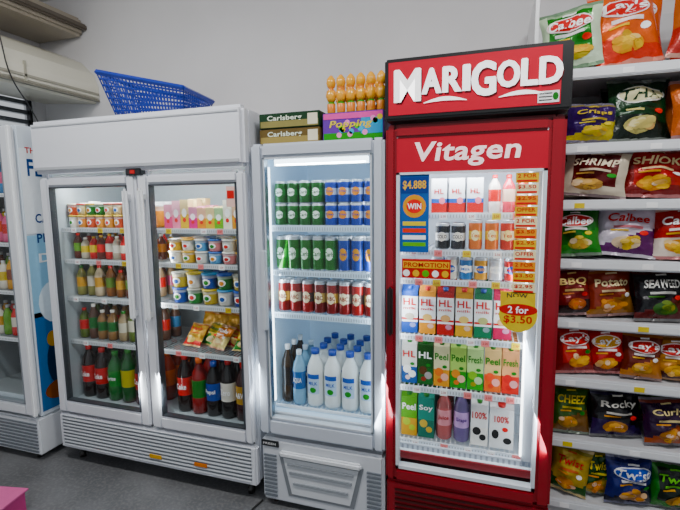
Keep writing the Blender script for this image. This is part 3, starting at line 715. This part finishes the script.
for k,(zz,c) in enumerate(((1.857,'#6a5a3c'),(1.932,'#1c3a24'))):
    m.box(-1.075,-.76,2.02,2.30,zz,zz+.072,c,'card',.003)
    m.rect(.30,.03,P(-.917,2.0185,zz+.02),mixc(c,'#d8c890',.4)); m.text('Carlsberg',.18,.03,P(-.94,2.0175,zz+.045),'#e6efe0',bold=.02)
    m.rect(.05,.05,P(-.795,2.0178,zz+.036),'#e8e4d0')
m.build('beer_carton')
m=MB()
m.box(-.745,-.455,2.02,2.27,1.857,1.985,'#6a3fa0','card',.003)
m.rect(.28,.035,P(-.6,2.0185,1.875),'#3fa04a'); m.rect(.28,.025,P(-.6,2.0183,1.968),'#e86ab0'); m.rect(.1,.07,P(-.51,2.0182,1.92),'#3aa8d8')
m.text('Popping',.2,.04,P(-.61,2.0175,1.928),'#f6e24a',bold=.03,shear=.3)
for i in range(14): m.disc(.026,.026,P(U(-.73,-.47),2.018,U(1.88,1.96)),random.choice(['#f2a0d0','#5ac0e8','#f6e24a','#7ad05a']),n=8,rings=1)
m.build('toy_candy_box')
m=MB()
YB=(.80,.36,.008,1); YO=(.75,.22,.01,1)
for j in range(2):
    for i in range(6):
        x=-.715+i*.048+j*.015; yy=2.06+j*.1; z=1.986
        m.lathe([(.016,0),(.020,.01),(.020,.045),(.012,.055)],x,yy,z,10,[YB,YO,'#4f9a3a'],'plastic')
        m.lathe([(.013,0),(.022,.015),(.022,.05),(.01,.062),(.018,.07),(.023,.087),(.020,.105),(.008,.12),(.004,.123)],x,yy,z+.053,10,[YB,YB,YO,YO,YB,YB,YB,YO],'gloss')
        for s in (-1,1): m.lathe([(.004,0),(.006,.012),(.002,.026)],x+s*.021,yy,z+.075,6,YB,'plastic')
m.build('squeeze_toy_candies')
m=MB()
m.box(-2.52,-2.22,1.28,1.52,0.0,.11,'#c65a8c','card',.004,rz=.2); m.box(-2.53,-2.21,1.27,1.53,.11,.118,'#d87aa6','card',0,rz=.2)
m.build('cardboard_box')
cu=bpy.data.curves.new('power_cable','CURVE'); cu.dimensions='3D'; cu.bevel_depth=.005
sp=cu.splines.new('BEZIER'); pts=[(-1.105,1.98,.006),(-1.12,1.85,.006),(-1.08,1.78,.006),(-1.0,1.85,.006),(-.95,1.94,.006)]
sp.bezier_points.add(len(pts)-1)
for b,q in zip(sp.bezier_points,pts): b.co=q; b.handle_left_type=b.handle_right_type='AUTO'
ob=bpy.data.objects.new('power_cable',cu); scene.collection.objects.link(ob)
mc=bpy.data.materials.new('cable'); mc.use_nodes=True; mc.node_tree.nodes['Principled BSDF'].inputs['Base Color'].default_value=(.02,.02,.02,1); cu.materials.append(mc)
cu=bpy.data.curves.new('hanging_wire','CURVE'); cu.dimensions='3D'; cu.bevel_depth=.004
sp=cu.splines.new('BEZIER'); pts=[(-2.745,1.95,2.75),(-2.745,2.0,2.6),(-2.74,2.05,2.35),(-2.80,2.2,2.2),(-3.0,2.4,2.12),(-3.28,2.5,2.1)]
sp.bezier_points.add(len(pts)-1)
for b,q in zip(sp.bezier_points,pts): b.co=q; b.handle_left_type=b.handle_right_type='AUTO'
ob=bpy.data.objects.new('hanging_wire',cu); scene.collection.objects.link(ob); cu.materials.append(mc)

# ================================================================ lighting
w=bpy.data.worlds.new('world'); scene.world=w; w.use_nodes=True
w.node_tree.nodes['Background'].inputs[0].default_value=(.88,.94,1,1); w.node_tree.nodes['Background'].inputs[1].default_value=.62
for i,(x,yy) in enumerate(((-1.7,.9),(.4,.9))):
    m=MB(); m.box(x-.62,x+.62,yy-.06,yy+.06,3.05,3.1,'#f0f0f0','paint',.005); m.box(x-.58,x+.58,yy-.03,yy+.03,3.02,3.05,'#ffffff','lamp',.01); m.build('ceiling_lamp')
    area('ceiling_lamp_glow',(x,yy,3.0),(math.radians(15),0,0),1.2,.15,32,(1,.99,.98))
